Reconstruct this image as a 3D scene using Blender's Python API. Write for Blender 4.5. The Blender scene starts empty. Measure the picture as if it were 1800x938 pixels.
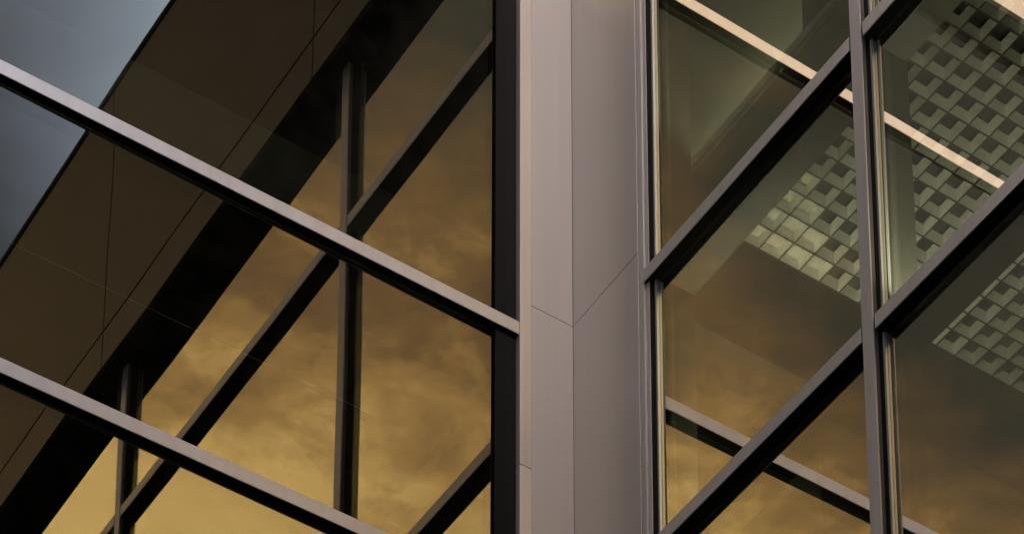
import bpy, bmesh, math, random
from mathutils import Vector, Matrix
random.seed(7)
rad = math.radians
sc = bpy.context.scene
COL = sc.collection

# ------------------------------------------------------------------ camera
PITCH = rad(18.5585)
AZ = rad(56.6285)                       # heading measured from +X
fwd = Vector((math.cos(PITCH)*math.cos(AZ), math.cos(PITCH)*math.sin(AZ), math.sin(PITCH)))
rgt = Vector((math.sin(AZ), -math.cos(AZ), 0))
upv = rgt.cross(fwd)
cd = bpy.data.cameras.new('camera')
cam = bpy.data.objects.new('camera', cd)
COL.objects.link(cam)
M = Matrix((rgt, upv, -fwd)).transposed().to_4x4()
M.translation = Vector((-6.817, -9.937, 1.6))
cam.matrix_world = M
cd.sensor_width = 36
cd.lens = 5698/1800*36                  # long lens with a strong rise, as in a perspective-corrected picture
cd.shift_x = -25/1800
cd.shift_y = 2798/1800
cd.clip_start = 0.1
cd.clip_end = 2000
sc.camera = cam

# ------------------------------------------------------------------ sky
SUN_AZ = -93.5
SUN_EL = 8.0
w = bpy.data.worlds.new('World')
sc.world = w
w.use_nodes = True
nt = w.node_tree
N = nt.nodes
LK = nt.links
N.clear()

def nd(tree, typ, **kw):
    n = tree.nodes.new(typ)
    for k, v in kw.items():
        if k == 'inp':
            for i, val in v.items():
                n.inputs[i].default_value = val
        else:
            setattr(n, k, v)
    return n

def wmath(op, a, b=None, c=None, clamp=False):
    n = nd(nt, 'ShaderNodeMath', operation=op, use_clamp=clamp)
    for i, v in enumerate((a, b, c)):
        if v is None:
            continue
        if isinstance(v, (int, float)):
            n.inputs[i].default_value = v
        else:
            LK.new(v, n.inputs[i])
    return n.outputs[0]

tc = nd(nt, 'ShaderNodeTexCoord')
DIR = tc.outputs['Generated']
sky = nd(nt, 'ShaderNodeTexSky', sky_type='NISHITA', sun_disc=False)
sky.sun_elevation = rad(SUN_EL)
sky.sun_rotation = rad(90 - SUN_AZ)
sky.air_density = 1.2
sky.dust_density = 2.0

# cloud fields
mp = nd(nt, 'ShaderNodeMapping')
mp.inputs['Rotation'].default_value = (rad(12), rad(18), 0)
mp.inputs['Scale'].default_value = (1.0, 1.3, 2.3)
LK.new(DIR, mp.inputs['Vector'])
n1 = nd(nt, 'ShaderNodeTexNoise', noise_dimensions='3D')
n1.inputs['Scale'].default_value = 9
n1.inputs['Detail'].default_value = 7
n1.inputs['Roughness'].default_value = 0.56
n1.inputs['Distortion'].default_value = 0.12
LK.new(mp.outputs[0], n1.inputs['Vector'])
n2 = nd(nt, 'ShaderNodeTexNoise', noise_dimensions='3D')
n2.inputs['Scale'].default_value = 28
n2.inputs['Detail'].default_value = 9
n2.inputs['Roughness'].default_value = 0.68
n2.inputs['Distortion'].default_value = 0.2
LK.new(mp.outputs[0], n2.inputs['Vector'])

def angle_to(az, el):
    v = (math.cos(rad(el))*math.cos(rad(az)), math.cos(rad(el))*math.sin(rad(az)), math.sin(rad(el)))
    d = nd(nt, 'ShaderNodeVectorMath', operation='DOT_PRODUCT')
    nrm = nd(nt, 'ShaderNodeVectorMath', operation='NORMALIZE')
    LK.new(DIR, nrm.inputs[0])
    LK.new(nrm.outputs[0], d.inputs[0])
    d.inputs[1].default_value = v
    a = wmath('ARCCOSINE', wmath('MINIMUM', d.outputs['Value'], 0.99999))
    return wmath('MULTIPLY', a, 180/math.pi)

def ramp(fac, stops):
    r = nd(nt, 'ShaderNodeValToRGB')
    e = r.color_ramp.elements
    while len(e) > 1:
        e.remove(e[-1])
    e[0].position, e[0].color = stops[0][0], (*stops[0][1], 1)
    for p, c in stops[1:]:
        x = e.new(p)
        x.color = (*c, 1)
    LK.new(fac, r.inputs[0])
    return r.outputs['Color']

def mixc(kind, fac, a, b):
    m = nd(nt, 'ShaderNodeMix', data_type='RGBA', blend_type=kind)
    m.clamp_result = False
    for i, v in ((0, fac), (6, a), (7, b)):
        if isinstance(v, (int, float)):
            m.inputs[i].default_value = v
        elif isinstance(v, tuple):
            m.inputs[i].default_value = (*v, 1)
        else:
            LK.new(v, m.inputs[i])
    return m.outputs[2]

# golden break in the cloud behind the viewer: bright low down, closing upwards and to the sides
sep = nd(nt, 'ShaderNodeSeparateXYZ')
nrmd = nd(nt, 'ShaderNodeVectorMath', operation='NORMALIZE')
LK.new(DIR, nrmd.inputs[0])
LK.new(nrmd.outputs[0], sep.inputs[0])
EL = wmath('MULTIPLY', wmath('ARCSINE', sep.outputs[2]), 180/math.pi)
def azdist(az):
    v = (math.cos(rad(az)), math.sin(rad(az)), 0)
    f = nd(nt, 'ShaderNodeVectorMath', operation='MULTIPLY')
    LK.new(DIR, f.inputs[0])
    f.inputs[1].default_value = (1, 1, 0)
    g = nd(nt, 'ShaderNodeVectorMath', operation='NORMALIZE')
    LK.new(f.outputs[0], g.inputs[0])
    d = nd(nt, 'ShaderNodeVectorMath', operation='DOT_PRODUCT')
    LK.new(g.outputs[0], d.inputs[0])
    d.inputs[1].default_value = v
    return wmath('MULTIPLY', wmath('ARCCOSINE', wmath('MINIMUM', d.outputs['Value'], 0.99999)), 180/math.pi)
jit = wmath('ADD', wmath('MULTIPLY', wmath('SUBTRACT', n1.outputs[0], 0.5), 9), wmath('MULTIPLY', wmath('SUBTRACT', n2.outputs[0], 0.5), 8))
da = wmath('DIVIDE', azdist(-116), 20)
low = wmath('MULTIPLY', wmath('MAXIMUM', wmath('SUBTRACT', 38.0, EL), 0), 2.6)
v = wmath('ADD', wmath('ADD', wmath('MULTIPLY', wmath('MAXIMUM', wmath('SUBTRACT', EL, 40), -1), 1.1), low), wmath('MULTIPLY', wmath('MULTIPLY', da, da), 9))
agj = wmath('DIVIDE', wmath('ADD', v, jit), 20, clamp=True)
GOLD = ramp(agj, [(0.0, (4.5, 2.85, 0.98)), (0.10, (4.1, 2.55, 0.82)), (0.18, (2.45, 1.40, 0.43)),
                  (0.27, (1.25, 0.69, 0.23)), (0.38, (0.66, 0.41, 0.18)), (0.52, (0.27, 0.235, 0.14)), (1.0, (0.07, 0.065, 0.06))])
# pale pink cloud bank opposite the left wing
ap = angle_to(-30, 44)
apj = wmath('DIVIDE', wmath('ADD', ap, wmath('MULTIPLY', wmath('SUBTRACT', n1.outputs[0], 0.5), 3)), 60, clamp=True)
PINK = ramp(apj, [(0.0, (1.6, 1.4, 1.3)), (0.20, (1.5, 1.3, 1.2)), (0.30, (0.7, 0.65, 0.6)), (0.335, (2.3, 2.8, 3.0)), (0.365, (2.1, 2.65, 2.95)), (0.395, (1.35, 1.6, 1.9)), (0.425, (0.6, 0.68, 0.86)), (0.46, (0.04, 0.045, 0.06)), (0.5, (0.0, 0.0, 0.0)), (1.0, (0, 0, 0))])
# grey blue clouds over the building
ab = angle_to(128, 45)
abj = wmath('DIVIDE', wmath('ADD', ab, jit), 60, clamp=True)
BLUE = ramp(abj, [(0.0, (0.26, 0.25, 0.275)), (0.3, (0.20, 0.20, 0.225)), (0.6, (0.08, 0.09, 0.11)), (1.0, (0.02, 0.022, 0.028))])
# bright haze low in the west
aw = wmath('DIVIDE', angle_to(-172, 12), 60, clamp=True)
WEST = ramp(aw, [(0.0, (0.62, 0.64, 0.74)), (0.35, (0.32, 0.33, 0.38)), (0.62, (0.12, 0.11, 0.11)), (0.8, (0, 0, 0))])
tot = mixc('ADD', 1.0, GOLD, PINK)
tot = mixc('ADD', 1.0, tot, BLUE)
tot = mixc('ADD', 1.0, tot, WEST)
# sunlit haze around the sun
ah = wmath('DIVIDE', angle_to(-91, 16.5), 40, clamp=True)
HAZE = ramp(ah, [(0.0, (35.5, 30.5, 29.5)), (0.2, (28.5, 24.5, 23.7)), (0.36, (3.0, 2.6, 2.4)), (0.46, (0, 0, 0))])
tot = mixc('ADD', 1.0, tot, HAZE)
skys = mixc('MULTIPLY', 1.0, sky.outputs[0], (0.06, 0.06, 0.06))
tot = mixc('ADD', 0.25, tot, skys)
bg = nd(nt, 'ShaderNodeBackground')
bg.inputs['Strength'].default_value = 1.0
LK.new(tot, bg.inputs['Color'])
wo = nd(nt, 'ShaderNodeOutputWorld')
LK.new(bg.outputs[0], wo.inputs['Surface'])

# ------------------------------------------------------------------ sun
sd = bpy.data.lights.new('sun', 'SUN')
sd.energy = 5.0
sd.angle = rad(0.5)
sd.color = (1.0, 0.63, 0.27)
so = bpy.data.objects.new('sun', sd)
COL.objects.link(so)
sv = Vector((math.cos(rad(SUN_EL))*math.cos(rad(SUN_AZ)), math.cos(rad(SUN_EL))*math.sin(rad(SUN_AZ)), math.sin(rad(SUN_EL))))
so.rotation_euler = sv.to_track_quat('Z', 'Y').to_euler()
so.location = (0, -20, 40)

sc.view_settings.view_transform = 'Standard'
sc.view_settings.look = 'None'
sc.view_settings.gamma = 1.0
sc.view_settings.exposure = 0.0
sc.view_settings.use_curve_mapping = False
sc.render.engine = 'CYCLES'
sc.cycles.max_bounces = 14
sc.cycles.glossy_bounces = 8
sc.cycles.transparent_max_bounces = 24
sc.cycles.transmission_bounces = 8
sc.cycles.sample_clamp_indirect = 4

# ------------------------------------------------------------------ materials
def mat(name):
    m = bpy.data.materials.new(name)
    m.use_nodes = True
    m.node_tree.nodes.clear()
    return m, m.node_tree

def metal(name, c, metallic=0.55, rough=0.38, var=0.06, bump=0.02, streak=True):
    m, t = mat(name)
    out = nd(t, 'ShaderNodeOutputMaterial')
    b = nd(t, 'ShaderNodeBsdfPrincipled')
    co = nd(t, 'ShaderNodeTexCoord')
    mpn = nd(t, 'ShaderNodeMapping')
    mpn.inputs['Scale'].default_value = (9, 9, 0.35) if streak else (2, 2, 2)
    t.links.new(co.outputs['Object'], mpn.inputs[0])
    no = nd(t, 'ShaderNodeTexNoise')
    no.inputs['Scale'].default_value = 2.5
    no.inputs['Detail'].default_value = 5
    t.links.new(mpn.outputs[0], no.inputs['Vector'])
    no2 = nd(t, 'ShaderNodeTexNoise')
    no2.inputs['Scale'].default_value = 160
    no2.inputs['Detail'].default_value = 2
    t.links.new(co.outputs['Object'], no2.inputs['Vector'])
    r = nd(t, 'ShaderNodeValToRGB')
    r.color_ramp.elements[0].position = 0.3
    r.color_ramp.elements[1].position = 0.72
    r.color_ramp.elements[0].color = tuple(x*(1-2*var) for x in c) + (1,)
    r.color_ramp.elements[1].color = tuple(min(1, x*(1+var)) for x in c) + (1,)
    t.links.new(no.outputs[0], r.inputs[0])
    oi = nd(t, 'ShaderNodeObjectInfo')
    mrr = nd(t, 'ShaderNodeMapRange')
    mrr.inputs[3].default_value = 0.93
    mrr.inputs[4].default_value = 1.05
    t.links.new(oi.outputs['Random'], mrr.inputs[0])
    mv = nd(t, 'ShaderNodeMix', data_type='RGBA', blend_type='MULTIPLY')
    mv.inputs[0].default_value = 1.0
    t.links.new(r.outputs[0], mv.inputs[6])
    t.links.new(mrr.outputs[0], mv.inputs[7])
    t.links.new(mv.outputs[2], b.inputs['Base Color'])
    b.inputs['Metallic'].default_value = metallic
    mr = nd(t, 'ShaderNodeMapRange')
    mr.inputs[3].default_value = rough-0.05
    mr.inputs[4].default_value = rough+0.08
    t.links.new(no.outputs[0], mr.inputs[0])
    t.links.new(mr.outputs[0], b.inputs['Roughness'])
    bp = nd(t, 'ShaderNodeBump')
    bp.inputs['Strength'].default_value = bump*3
    bp.inputs['Distance'].default_value = 0.0008
    t.links.new(no2.outputs[0], bp.inputs['Height'])
    t.links.new(bp.outputs[0], b.inputs['Normal'])
    t.links.new(b.outputs[0], out.inputs[0])
    return m

def plain(name, c, rough=0.7, var=0.1, scale=3.0):
    return metal(name, c, 0.0, rough, var, 0.05, False)

def glass(name, refl, tint_r, tint_t, wav=0.02, wscale=0.9):
    """coated glazing: part mirror, part clear; the coating mirrors from the outside only"""
    m, t = mat(name)
    out = nd(t, 'ShaderNodeOutputMaterial')
    tr = nd(t, 'ShaderNodeBsdfTransparent')
    tr.inputs[0].default_value = (*tint_t, 1)
    gl = nd(t, 'ShaderNodeBsdfGlossy')
    gl.inputs['Color'].default_value = (*tint_r, 1)
    gl.inputs['Roughness'].default_value = 0.0
    lw = nd(t, 'ShaderNodeLayerWeight')
    lw.inputs['Blend'].default_value = 0.25
    geo = nd(t, 'ShaderNodeNewGeometry')
    m1 = nd(t, 'ShaderNodeMath', operation='MULTIPLY_ADD', use_clamp=True)
    t.links.new(lw.outputs['Fresnel'], m1.inputs[0])
    m1.inputs[1].default_value = 0.5
    m1.inputs[2].default_value = refl
    m2 = nd(t, 'ShaderNodeMath', operation='SUBTRACT')
    m2.inputs[0].default_value = 1
    t.links.new(geo.outputs['Backfacing'], m2.inputs[1])
    m3 = nd(t, 'ShaderNodeMath', operation='MULTIPLY')
    t.links.new(m1.outputs[0], m3.inputs[0])
    t.links.new(m2.outputs[0], m3.inputs[1])
    mx = nd(t, 'ShaderNodeMixShader')
    t.links.new(m3.outputs[0], mx.inputs[0])
    t.links.new(tr.outputs[0], mx.inputs[1])
    t.links.new(gl.outputs[0], mx.inputs[2])
    co = nd(t, 'ShaderNodeTexCoord')
    no = nd(t, 'ShaderNodeTexNoise')
    no.inputs['Scale'].default_value = wscale
    no.inputs['Detail'].default_value = 1.0
    t.links.new(co.outputs['Object'], no.inputs['Vector'])
    bp = nd(t, 'ShaderNodeBump')
    bp.inputs['Strength'].default_value = 1.0
    bp.inputs['Distance'].default_value = wav
    t.links.new(no.outputs[0], bp.inputs['Height'])
    t.links.new(bp.outputs[0], gl.inputs['Normal'])
    df = nd(t, 'ShaderNodeBsdfDiffuse')
    df.inputs[0].default_value = (0.45, 0.42, 0.37, 1)
    dn = nd(t, 'ShaderNodeTexNoise')
    dn.inputs['Scale'].default_value = 7
    dn.inputs['Detail'].default_value = 8
    dn.inputs['Roughness'].default_value = 0.7
    t.links.new(co.outputs['Object'], dn.inputs['Vector'])
    dm = nd(t, 'ShaderNodeMapRange')
    dm.inputs[1].default_value = 0.42
    dm.inputs[2].default_value = 0.8
    dm.inputs[3].default_value = 0.001
    dm.inputs[4].default_value = 0.010
    t.links.new(dn.outputs[0], dm.inputs[0])
    md = nd(t, 'ShaderNodeMixShader')
    t.links.new(dm.outputs[0], md.inputs[0])
    t.links.new(mx.outputs[0], md.inputs[1])
    t.links.new(df.outputs[0], md.inputs[2])
    t.links.new(md.outputs[0], out.inputs[0])
    return m

ALU = metal('brushed_aluminium', (0.60, 0.585, 0.595), 0.45, 0.36, 0.015)
FRAME = metal('anodised_frame', (0.60, 0.605, 0.65), 0.45, 0.36, 0.03)
BEAD = metal('bright_bead', (0.78, 0.82, 0.84), 0.5, 0.3, 0.02)
INNER = metal('inner_frame', (0.075, 0.075, 0.062), 0.1, 0.5, 0.05)
GASKET = plain('black_gasket', (0.008, 0.008, 0.008), 0.6)
TRIM = metal('bright_trim', (0.74, 0.70, 0.66), 0.45, 0.33, 0.03)
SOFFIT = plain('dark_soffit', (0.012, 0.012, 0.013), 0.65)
SIDE = metal('frame_side', (0.16, 0.15, 0.15), 0.2, 0.5)
PANEL = metal('bronze_panel', (0.066, 0.057, 0.047), 0.35, 0.42, 0.05)
for m_ in (GASKET, SOFFIT):
    for n_ in m_.node_tree.nodes:
        if n_.type == 'BSDF_PRINCIPLED':
            n_.inputs['Specular IOR Level'].default_value = 0.12
GLASS_O = glass('mirror_glass', 0.54, (0.98, 0.97, 0.93), (0.75, 0.77, 0.71), 0.0009)
GLASS_L = glass('mirror_glass_left', 0.145, (0.98, 0.98, 0.95), (0.6, 0.62, 0.58), 0.0022, 0.6)
GLASS_I = glass('inner_glass', 0.15, (0.9, 0.92, 0.9), (0.93, 0.95, 0.92), 0.0006, 1.3)
WHITE = plain('louvre_white', (0.80, 0.80, 0.74), 0.45, 0.02)
TRAY = plain('tray_grey', (0.34, 0.33, 0.27), 0.6)
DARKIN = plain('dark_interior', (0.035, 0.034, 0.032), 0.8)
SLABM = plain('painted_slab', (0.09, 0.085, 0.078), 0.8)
BLIND = plain('blind_cloth', (0.42, 0.43, 0.33), 0.9, 0.05)
bt = BLIND.node_tree
bo = [n for n in bt.nodes if n.type == 'OUTPUT_MATERIAL'][0]
bp_ = [n for n in bt.nodes if n.type == 'BSDF_PRINCIPLED'][0]
btl = nd(bt, 'ShaderNodeBsdfTranslucent')
btl.inputs[0].default_value = (0.42, 0.42, 0.30, 1)
bmx = nd(bt, 'ShaderNodeMixShader')
bmx.inputs[0].default_value = 0.5
bt.links.new(bp_.outputs[0], bmx.inputs[1])
bt.links.new(btl.outputs[0], bmx.inputs[2])
bt.links.new(bmx.outputs[0], bo.inputs[0])
BAR = plain('bar_white', (0.75, 0.78, 0.70), 0.4, 0.02)
CONC = plain('concrete', (0.30, 0.29, 0.27), 0.85)
ASPH = plain('asphalt', (0.05, 0.05, 0.052), 0.9)
PAVE = plain('paving', (0.07, 0.068, 0.065), 0.85)
WALLM = plain('render_wall', (0.33, 0.29, 0.25), 0.85)
PAINT = plain('white_paint', (0.75, 0.75, 0.72), 0.6)

# ------------------------------------------------------------------ mesh helpers
class MB:
    def __init__(self):
        self.bm = bmesh.new()
    def box(self, a, b, bevel=0.0):
        lo = [min(a[i], b[i]) for i in range(3)]
        hi = [max(a[i], b[i]) for i in range(3)]
        g = bmesh.ops.create_cube(self.bm, size=1.0)
        for v in g['verts']:
            v.co = Vector([lo[i] + (v.co[i]+0.5)*(hi[i]-lo[i]) for i in range(3)])
        if bevel:
            es = list({e for v in g['verts'] for e in v.link_edges})
            bmesh.ops.bevel(self.bm, geom=es, offset=bevel, segments=2, profile=0.5, affect='EDGES')
        return self
    def build(self, name, m, parent=None, origin=None, label=None):
        me = bpy.data.meshes.new(name)
        if origin is not None:
            bmesh.ops.translate(self.bm, verts=self.bm.verts, vec=-Vector(origin))
        bmesh.ops.recalc_face_normals(self.bm, faces=self.bm.faces)
        self.bm.to_mesh(me)
        self.bm.free()
        me.materials.append(m)
        o = bpy.data.objects.new(name, me)
        COL.objects.link(o)
        if origin is not None:
            o.location = origin
        if parent:
            o.parent = parent
        if label:
            o['label'] = label
        return o

def empty(name, loc, label, cat, group=None):
    o = bpy.data.objects.new(name, None)
    COL.objects.link(o)
    o.location = loc
    o['label'] = label
    o['category'] = cat
    if group:
        o['group'] = group
    return o

def tag(o, label=None, cat=None, kind=None, group=None):
    for k, v in (('label', label), ('category', cat), ('kind', kind), ('group', group)):
        if v:
            o[k] = v
    return o

# ------------------------------------------------------------------ ground
tag(MB().box((-300, -300, -0.3), (300, 300, -0.004)).build('ground', PAVE), kind='structure')
tag(MB().box((-300, -11, -0.002), (300, -4, 0.004)).build('road', ASPH), kind='structure')
mk = MB()
for i in range(-20, 20):
    mk.box((i*6, -7.58, 0.006), (i*6+3, -7.42, 0.010))
tag(mk.build('road_marking', PAINT), kind='structure')
for y0, y1 in ((-4, -3.8), (-11.2, -11)):
    tag(MB().box((-300, y0, -0.003), (300, y1, 0.12), 0.01).build('kerb', CONC), kind='structure')

# ------------------------------------------------------------------ the glass building
B = empty('glass_building', (0, 0, 0), 'glass and metal office building whose two mirrored wings meet at a pale vertical corner column', 'building')
A = 0.035                               # how far frames stand proud of the glass
XE, YE = -12.0, -12.6                   # ends of the two wings
ROWS = [0.80, 3.29, 4.79, 7.36, 8.86, 11.425, 12.93, 15.50]   # lower edge of every transom
TH = 0.072
TOPG = 16.72                            # top of the glazing, at the soffit
MULR = [-2.107, -4.75, -7.4, -10.05]    # mullions of the right wing (y)
MULL = [-4.0, -7.8, -11.6]              # mullions of the left wing (x)
MW = 0.042
MR = 0.033
GX = 0.018                              # the right wing's glass sits a little deeper

# corner column
colm = MB().box((-0.02, -0.02, -0.0), (0.25, 0.25, 18.9)).build('corner_column', GASKET, B)
seams = [0.0, 2.95, 5.0, 7.06, 9.1, 11.12, 13.13, 15.2, 16.66]
for z0, z1 in zip(seams[:-1], seams[1:]):
    MB().box((-0.266, -A, z0+0.0015), (-A+0.0, 0.0, z1-0.0015), 0.0015).build('column_panel', ALU, colm)
    MB().box((-A, -0.555, z0+0.0015), (0.0, -A-0.0015, z1-0.0015), 0.0015).build('column_panel', ALU, colm)
ss = [0.0, 4.0, 8.1, 12.20, 16.66]
for z0, z1 in zip(ss[:-1], ss[1:]):
    MB().box((-0.331, -A-0.003, z0+0.0015), (-0.2685, 0.0, z1-0.0015), 0.0015).build('trim_strip', TRIM, colm)
MB().box((-A+0.004, -0.594, 0), (0.0, -0.5575, 16.66), 0.0015).build('trim_strip', FRAME, colm)
MB().box((-0.020, -0.6175, 0), (0.0, -0.596, 16.66), 0.0015).build('trim_strip', ALU, colm)

# transoms
for z in ROWS:
    xs = [XE] + sorted(MULL) + [-0.331]
    for a, b in zip(xs[:-1], xs[1:]):
        a_ = a if a == XE else a+MW+0.001
        b_ = b-0.0015 if b == -0.331 else b-MW-0.001
        if b_-a_ < 0.3:
            continue
        t = MB().box((a_, -A, z), (b_, -A+0.005, z+TH), 0.0012).build('transom', FRAME, B)
        MB().box((a_, -A+0.0055, z+0.001), (b_, 0.012, z+TH-0.001)).build('glazing_channel', GASKET, t)
        MB().box((a_, 0.060, z-0.0), (b_, 0.20, z+TH)).build('inner_frame', INNER, t)
    ys = [YE] + sorted(MULR) + [-0.596]
    for a, b in zip(ys[:-1], ys[1:]):
        a_ = a if a == YE else a+MW+0.001
        b_ = b if b == -0.596 else b-MW-0.001
        t = MB().box((-A, a_, z), (-A+0.005, b_, z+TH), 0.0012).build('transom', FRAME, B)
        MB().box((-A+0.0055, a_, z+0.001), (GX+0.012, b_, z+TH-0.001)).build('glazing_channel', GASKET, t)
        MB().box((0.066, a_, z), (0.20, b_, z+TH)).build('inner_frame', INNER, t)
# mullions
for y in MULR:
    t = MB().box((-A-0.002, y-MR, 0), (-A+0.006, y+MR, 16.66), 0.0012).build('mullion', FRAME, B)
    MB().box((-A+0.0065, y-MR-0.0005, 0), (-A+0.024, y+MR-0.001, 16.66)).build('frame_side', SIDE, t)
    MB().box((-A+0.0245, y-MR-0.006, 0), (GX+0.012, y+MR+0.006, 16.66)).build('glazing_channel', GASKET, t)
    for s_ in (-1,):
        MB().box((GX-0.013, y+s_*(MR+0.0125)-0.006, 0), (GX-0.001, y+s_*(MR+0.0125)+0.006, 16.66)).build('glazing_bead', BEAD, t)
    MB().box((0.066, y-MW, 0), (0.205, y+MW, 16.60)).build('inner_frame', INNER, t)
for x in MULL:
    t = MB().box((x-MW, -A-0.002, 0), (x+MW, -A+0.006, 16.66), 0.0012).build('mullion', FRAME, B)
    MB().box((x-MW+0.001, -A+0.0065, 0), (x+MW-0.001, 0.012, 16.66)).build('glazing_channel', SIDE, t)
    MB().box((x-MW, 0.060, 0), (x+MW, 0.205, 16.60)).build('inner_frame', INNER, t)
MB().box((0.066, -0.66, 0), (0.20, -0.585, 16.6)).build('jamb', INNER, B)
MB().box((-0.36, 0.060, 0), (-0.30, 0.20, 16.6)).build('jamb', INNER, B)

# glass panes: outer mirror sheet with an inner sheet, every unit a touch out of true
def pane(wing, u0, u1, z0, z1, tilt=(0, 0)):
    uc, zc = (u0+u1)/2, (z0+z1)/2
    o1 = MB()
    o2 = MB()
    bd = MB()
    t = 0.010
    e = 0.0125
    if wing == 'L':
        org = (uc, 0, zc)
        o1.box((u0, 0, z0), (u1, 0.006, z1))
        o2.box((u0, 0.034, z0), (u1, 0.040, z1))
        for s0, s1 in ((u0+t, u0+t+e), (u1-t-e, u1-t)):
            bd.box((s0, 0.0075, z0+0.002), (s1, 0.0205, z1-0.002))
    else:
        org = (0, uc, zc)
        o1.box((0, u0, z0), (0.006, u1, z1))
        o2.box((0.034, u0, z0), (0.040, u1, z1))
        for s0, s1 in ((u0+t, u0+t+e), (u1-t-e, u1-t)):
            bd.box((0.0075, s0, z0+0.002), (0.0205, s1, z1-0.002))
    p = o1.build('glass_pane', GLASS_L if wing == 'L' else GLASS_O, B, org)
    q = o2.build('inner_pane', GLASS_I, p, org)
    r = bd.build('glazing_bead', BEAD, p, org)
    q.location = r.location = (0, 0, 0)
    if wing == 'R':
        p.location.x = GX
    k = random.uniform
    if wing == 'L':
        p.rotation_euler = (rad(tilt[0] + k(-.02, .02)), 0, rad(0.29 + tilt[1] + k(-.03, .03)))
    else:
        p.rotation_euler = (0, rad(tilt[0] + k(-.02, .02)), rad(tilt[1] + k(-.02, .02)))
    return p

zr = [0.0] + ROWS + [TOPG]
for i in range(len(zr)-1):
    z0 = zr[i] + (TH if i else 0.02)
    z1 = zr[i+1]
    xs = [XE] + sorted(MULL) + [-0.331+MW+0.0]
    for a, b in zip(xs[:-1], xs[1:]):
        bb = -0.345 if b > -1 else b-MW
        aa = a if a == XE else a+MW
        if bb-aa > 0.2:
            pane('L', aa+0.003, bb-0.002, z0+0.003, z1-0.003)
    ys = [YE] + sorted(MULR) + [-0.62]
    for a, b in zip(ys[:-1], ys[1:]):
        bb = -0.622 if b > -1 else b-MW
        aa = a if a == YE else a+MW
        if bb-aa > 0.2:
            pane('R', aa+0.003, bb-0.002, z0+0.003, z1-0.003)
# black packing closing the jambs
MB().box((-0.345, 0.001, 0), (-0.300, 0.056, 16.6)).build('gasket', GASKET, B)
MB().box((-0.447, -0.010, 0), (-0.390, -0.001, 16.66)).build('gasket', GASKET, B)
MB().box((-0.3885, -0.008, 0), (-0.3335, -0.001, 16.66)).build('jamb_strip', SOFFIT, B)
MB().box((-0.016, -0.628, 0), (0.062, -0.6185, 16.6)).build('gasket', GASKET, B)
MB().box((GX-0.014, -0.640, 0), (GX-0.001, -0.6285, 16.6)).build('glazing_bead', BEAD, B)

# overhanging parapet: soffit, panels in two courses with open joints, coping
P = 0.15
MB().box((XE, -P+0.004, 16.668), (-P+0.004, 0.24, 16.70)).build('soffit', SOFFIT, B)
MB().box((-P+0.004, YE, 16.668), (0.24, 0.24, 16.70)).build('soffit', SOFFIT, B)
MB().box((XE, -P+0.03, 16.70), (-P+0.03, 0.2, 18.82)).build('parapet_core', GASKET, B)
MB().box((-P+0.03, YE, 16.70), (0.2, 0.2, 18.82)).build('parapet_core', GASKET, B)
jx = [XE, -9.9, -7.35, -4.8, -2.3, -P]
jy = [YE, -9.95, -7.4, -4.85, -2.28, -P-0.002]
for z0, z1 in ((16.66, 16.945), (16.96, 18.86)):
    for a, b in zip(jx[:-1], jx[1:]):
        MB().box((a+0.006, -P, z0), (b-(0.006 if b < -1 else 0), -P+0.028, z1), 0.002).build('parapet_panel', ALU, B)
    for a, b in zip(jy[:-1], jy[1:]):
        MB().box((-P, a+0.006, z0), (-P+0.028, b-0.006, z1), 0.002).build('parapet_panel', PANEL, B)
MB().box((XE, -P-0.012, 18.87), (-P-0.012, 0.25, 18.91), 0.004).build('coping', SOFFIT, B)
MB().box((-P-0.012, YE, 18.87), (0.25, 0.25, 18.91), 0.004).build('coping', SOFFIT, B)
# roof, floors, inner core
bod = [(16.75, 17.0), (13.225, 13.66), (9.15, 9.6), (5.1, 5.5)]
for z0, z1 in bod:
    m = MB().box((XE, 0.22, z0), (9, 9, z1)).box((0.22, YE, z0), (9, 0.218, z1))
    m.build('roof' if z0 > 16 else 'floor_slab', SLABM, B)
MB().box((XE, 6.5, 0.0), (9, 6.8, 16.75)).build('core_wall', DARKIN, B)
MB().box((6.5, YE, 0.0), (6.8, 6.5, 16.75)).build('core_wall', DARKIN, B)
MB().box((XE-0.2, 0.0, 0), (XE-0.002, 9, 18.8)).build('end_wall', WALLM, B)
MB().box((0.0, YE-0.2, 0), (9, YE-0.002, 18.8)).build('end_wall', WALLM, B)
MB().box((XE, 9.002, 0), (9.2, 9.2, 18.8)).build('end_wall', WALLM, B)
MB().box((9.002, YE, 0), (9.2, 9.0, 18.8)).build('end_wall', WALLM, B)
# pale trim along the slab edge
MB().box((0.196, -2.05, 13.665), (0.222, -0.62, 13.705)).build('slab_trim', BAR, B)

# egg-crate louvre ceiling inside the right wing
lv = MB()
C = 0.115
NX, NY = 24, 44
X0, Y0 = 0.268, -0.895
ZB, HB, T = 13.10, 0.068, 0.006
for i in range(NX+1):
    x = X0+i*C
    lv.box((x, Y0-NY*C, ZB), (x+T, Y0, ZB+HB))
lv2 = MB()
for j in range(NY+1):
    y = Y0-j*C
    for i in range(NX):
        lv.box((X0+i*C+T+0.0003, y-T, ZB+0.0006), (X0+(i+1)*C-0.0003, y, ZB+HB))
louv = lv.build('louvre_ceiling', WHITE, B)
le = MB()
for i in range(NX+1):
    le.box((X0+i*C-0.0005, Y0-NY*C, ZB-0.004), (X0+i*C+T+0.0005, Y0, ZB-0.001))
for j in range(NY+1):
    for i in range(NX):
        le.box((X0+i*C+T+0.001, Y0-j*C-T-0.0005, ZB-0.004), (X0+(i+1)*C-0.001, Y0-j*C+0.0005, ZB-0.001))
le.build('edge_strip', DARKIN, louv)
pl = MB()
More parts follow.
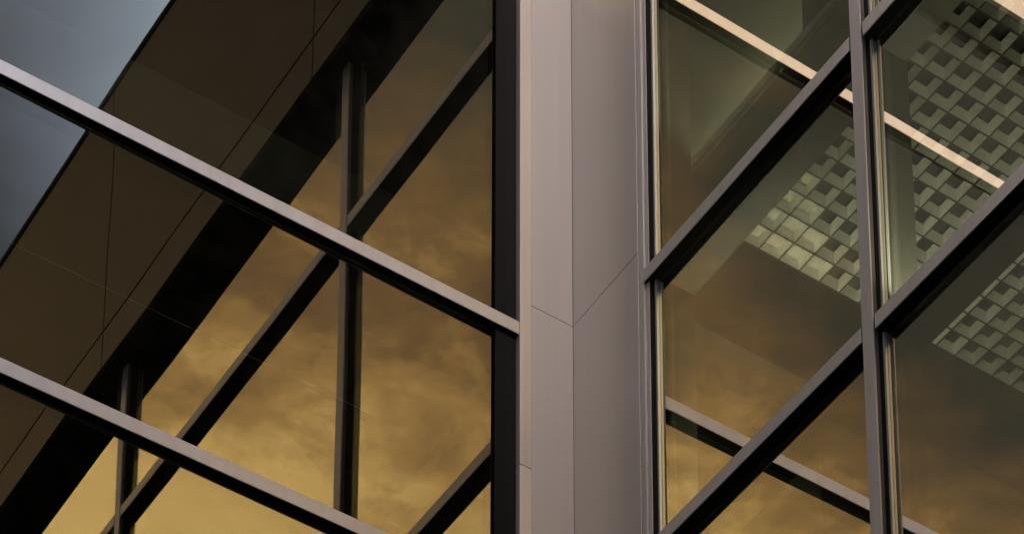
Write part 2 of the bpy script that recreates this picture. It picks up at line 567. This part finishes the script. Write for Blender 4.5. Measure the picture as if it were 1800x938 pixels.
for i, j in ((0, 0), (1, 0), (2, 0), (3, 0), (0, 1), (1, 1), (0, 2), (0, 3), (1, 2), (2, 1)):
    pl.box((X0+i*C+T+0.001, Y0-(j+1)*C+0.001, ZB+HB*0.80), (X0+(i+1)*C-0.001, Y0-j*C-T-0.001, ZB+HB*0.84))
pl.build('infill_tray', TRAY, louv)
MB().box((0.222, Y0-NY*C, ZB+HB+0.05), (3.2, Y0+0.6, ZB+HB+0.055)).build('ceiling_void', GASKET, B)

# ------------------------------------------------------------------ blinds inside
def blind(x, y0, y1, z0, z1, label):
    o = empty('roller_blind', (x, (y0+y1)/2, z0), label, 'blind')
    h = (y1-y0)/2
    MB().box((0.004, -h, 0.03), (0.007, h, z1-z0)).build('cloth', BLIND, o)
    MB().box((-0.003, -h, 0), (0.013, h, 0.028), 0.003).build('bottom_rail', BAR, o)
    return o
blind(0.50, -1.12, -0.2, 13.665, 16.6, 'pale green roller blind behind the upper pane right of the column')
blind(0.45, -1.19, -0.2, 9.61, 11.86, 'pale roller blind behind the lowest pane between the column and the grey mullion')

# unseen lamps added to light the louvre ceiling and blinds; uplighter stays unused
GLOW, gt = mat('lamp_glow')
go = nd(gt, 'ShaderNodeOutputMaterial')
ge = nd(gt, 'ShaderNodeEmission')
ge.inputs[0].default_value = (1.0, 0.93, 0.72, 1)
ge.inputs[1].default_value = 1.5
gt.links.new(ge.outputs[0], go.inputs[0])
def uplighter(x, y, z, watt, h=0.9, label=''):
    o = empty('floor_lamp', (x, y, z), label, 'lamp', 'uplighters in the lit rooms')
    def part(f, name, m, par=o):
        bm = bmesh.new()
        f(bm)
        me = bpy.data.meshes.new(name)
        bm.to_mesh(me)
        bm.free()
        me.materials.append(m)
        q = bpy.data.objects.new(name, me)
        COL.objects.link(q)
        q.parent = par
        return q
    def cone(r1, r2, z0, z1):
        return lambda bm: bmesh.ops.create_cone(bm, cap_ends=True, segments=24, radius1=r1, radius2=r2, depth=z1-z0, matrix=Matrix.Translation((0, 0, (z0+z1)/2)))
    part(cone(0.14, 0.13, 0.0, 0.03), 'base', GASKET)
    part(cone(0.012, 0.012, 0.03, h), 'pole', GASKET)
    part(cone(0.03, 0.16, h, h+0.12), 'lamp_shade', FRAME)
    part(cone(0.13, 0.13, h+0.121, h+0.125), 'bulb', GLOW)
    ld = bpy.data.lights.new('lamp_light', 'AREA')
    ld.shape = 'DISK'
    ld.size = 0.3
    ld.energy = watt
    ld.color = (1.0, 0.93, 0.74)
    lo = bpy.data.objects.new('lamp_light', ld)
    COL.objects.link(lo)
    lo.parent = o
    lo.location = (0, 0, h+0.14)
    lo.rotation_euler = (math.pi, 0, 0)
    return o


def added_strip_light(y0, y1, z, watt, label, x=0.15, tilt=0.55, spread=180):  # added lamp kept out of view
    yc = (y0+y1)/2
    o = empty('added_strip_light', (x, yc, z), label, 'lamp', 'unseen strip lights added on the inner sills')
    MB().box((-0.035, y0-yc, 0.0), (0.035, y1-yc, 0.012), 0.002).build('housing', FRAME, o)
    MB().box((-0.025, y0-yc+0.01, 0.0125), (0.025, y1-yc-0.01, 0.018)).build('tube', GLOW, o)
    ld = bpy.data.lights.new('lamp_light', 'AREA')
    ld.shape = 'RECTANGLE'
    ld.size = y1-y0-0.02
    ld.spread = rad(spread)
    ld.size_y = 0.04
    ld.energy = watt
    ld.color = (1.0, 0.90, 0.72)
    lo = bpy.data.objects.new('lamp_light', ld)
    COL.objects.link(lo)
    lo.parent = o
    lo.location = (0.01, 0, 0.03)
    d = Vector((-tilt, 0, -math.sqrt(1-tilt*tilt)))
    X = Vector((0, 1, 0))
    Z = d
    Y = Z.cross(X)
    lo.matrix_local = Matrix.Translation((0.0, 0, 0.03)) @ Matrix((X, Y, Z)).transposed().to_4x4()
    return o
zs = ROWS[5]+TH+0.001
added_strip_light(-1.15, -0.68, zs, 11, 'added thin strip light, unseen on the inner sill between the corner column and the first mullion', 0.15, 0.26, 62)
added_strip_light(-2.75, -2.18, zs, 40, 'added thin strip light, unseen on the inner sill between the first and second mullion')
added_strip_light(-1.12, -0.3, 13.662, 24, 'added thin strip light, unseen on the upper floor edge at the foot of the green roller blind', 0.34, 0.25)
added_strip_light(-1.15, -0.3, 9.602, 0.9, 'added thin strip light, unseen on the lower floor edge at the foot of the lowest roller blind', 0.31, 0.2)

# thin cable inside the left wing
cb = MB().box((-3.9, 0.297, 12.44), (-0.9, 0.3, 12.443)).build('cable', BAR)
tag(cb, 'thin pale cable running level behind the left wing glass', 'cable')

# ------------------------------------------------------------------ building across the street (it throws the evening shade)
O = empty('rendered_block', (0, -14, 0), 'plain rendered block across the street with rows of windows', 'building')
HO = 14.9 + 14*math.tan(rad(SUN_EL))
def ob(m, name, mt, par=O):
    o = m.build(name, mt, None)
    if par is O:
        o.parent = O
        o.location = (0, 14, 0)
    else:
        o.parent = par
    return o
wl = ob(MB().box((-40, -30, 0), (40, -14, HO)), 'wall', WALLM)
ob(MB().box((-40.15, -30.15, HO+0.002), (40.15, -13.85, HO+0.3)), 'roof', CONC)
for r in range(4):
    for c in range(14):
        x = -37+c*5.4
        z = 1.6+r*3.6
        f = ob(MB().box((x, -13.998, z), (x+2.0, -13.93, z+1.9)), 'window', FRAME)
        MB().box((x+0.12, -13.928, z+0.12), (x+1.88, -13.915, z+1.78)).build('pane', GASKET, f)
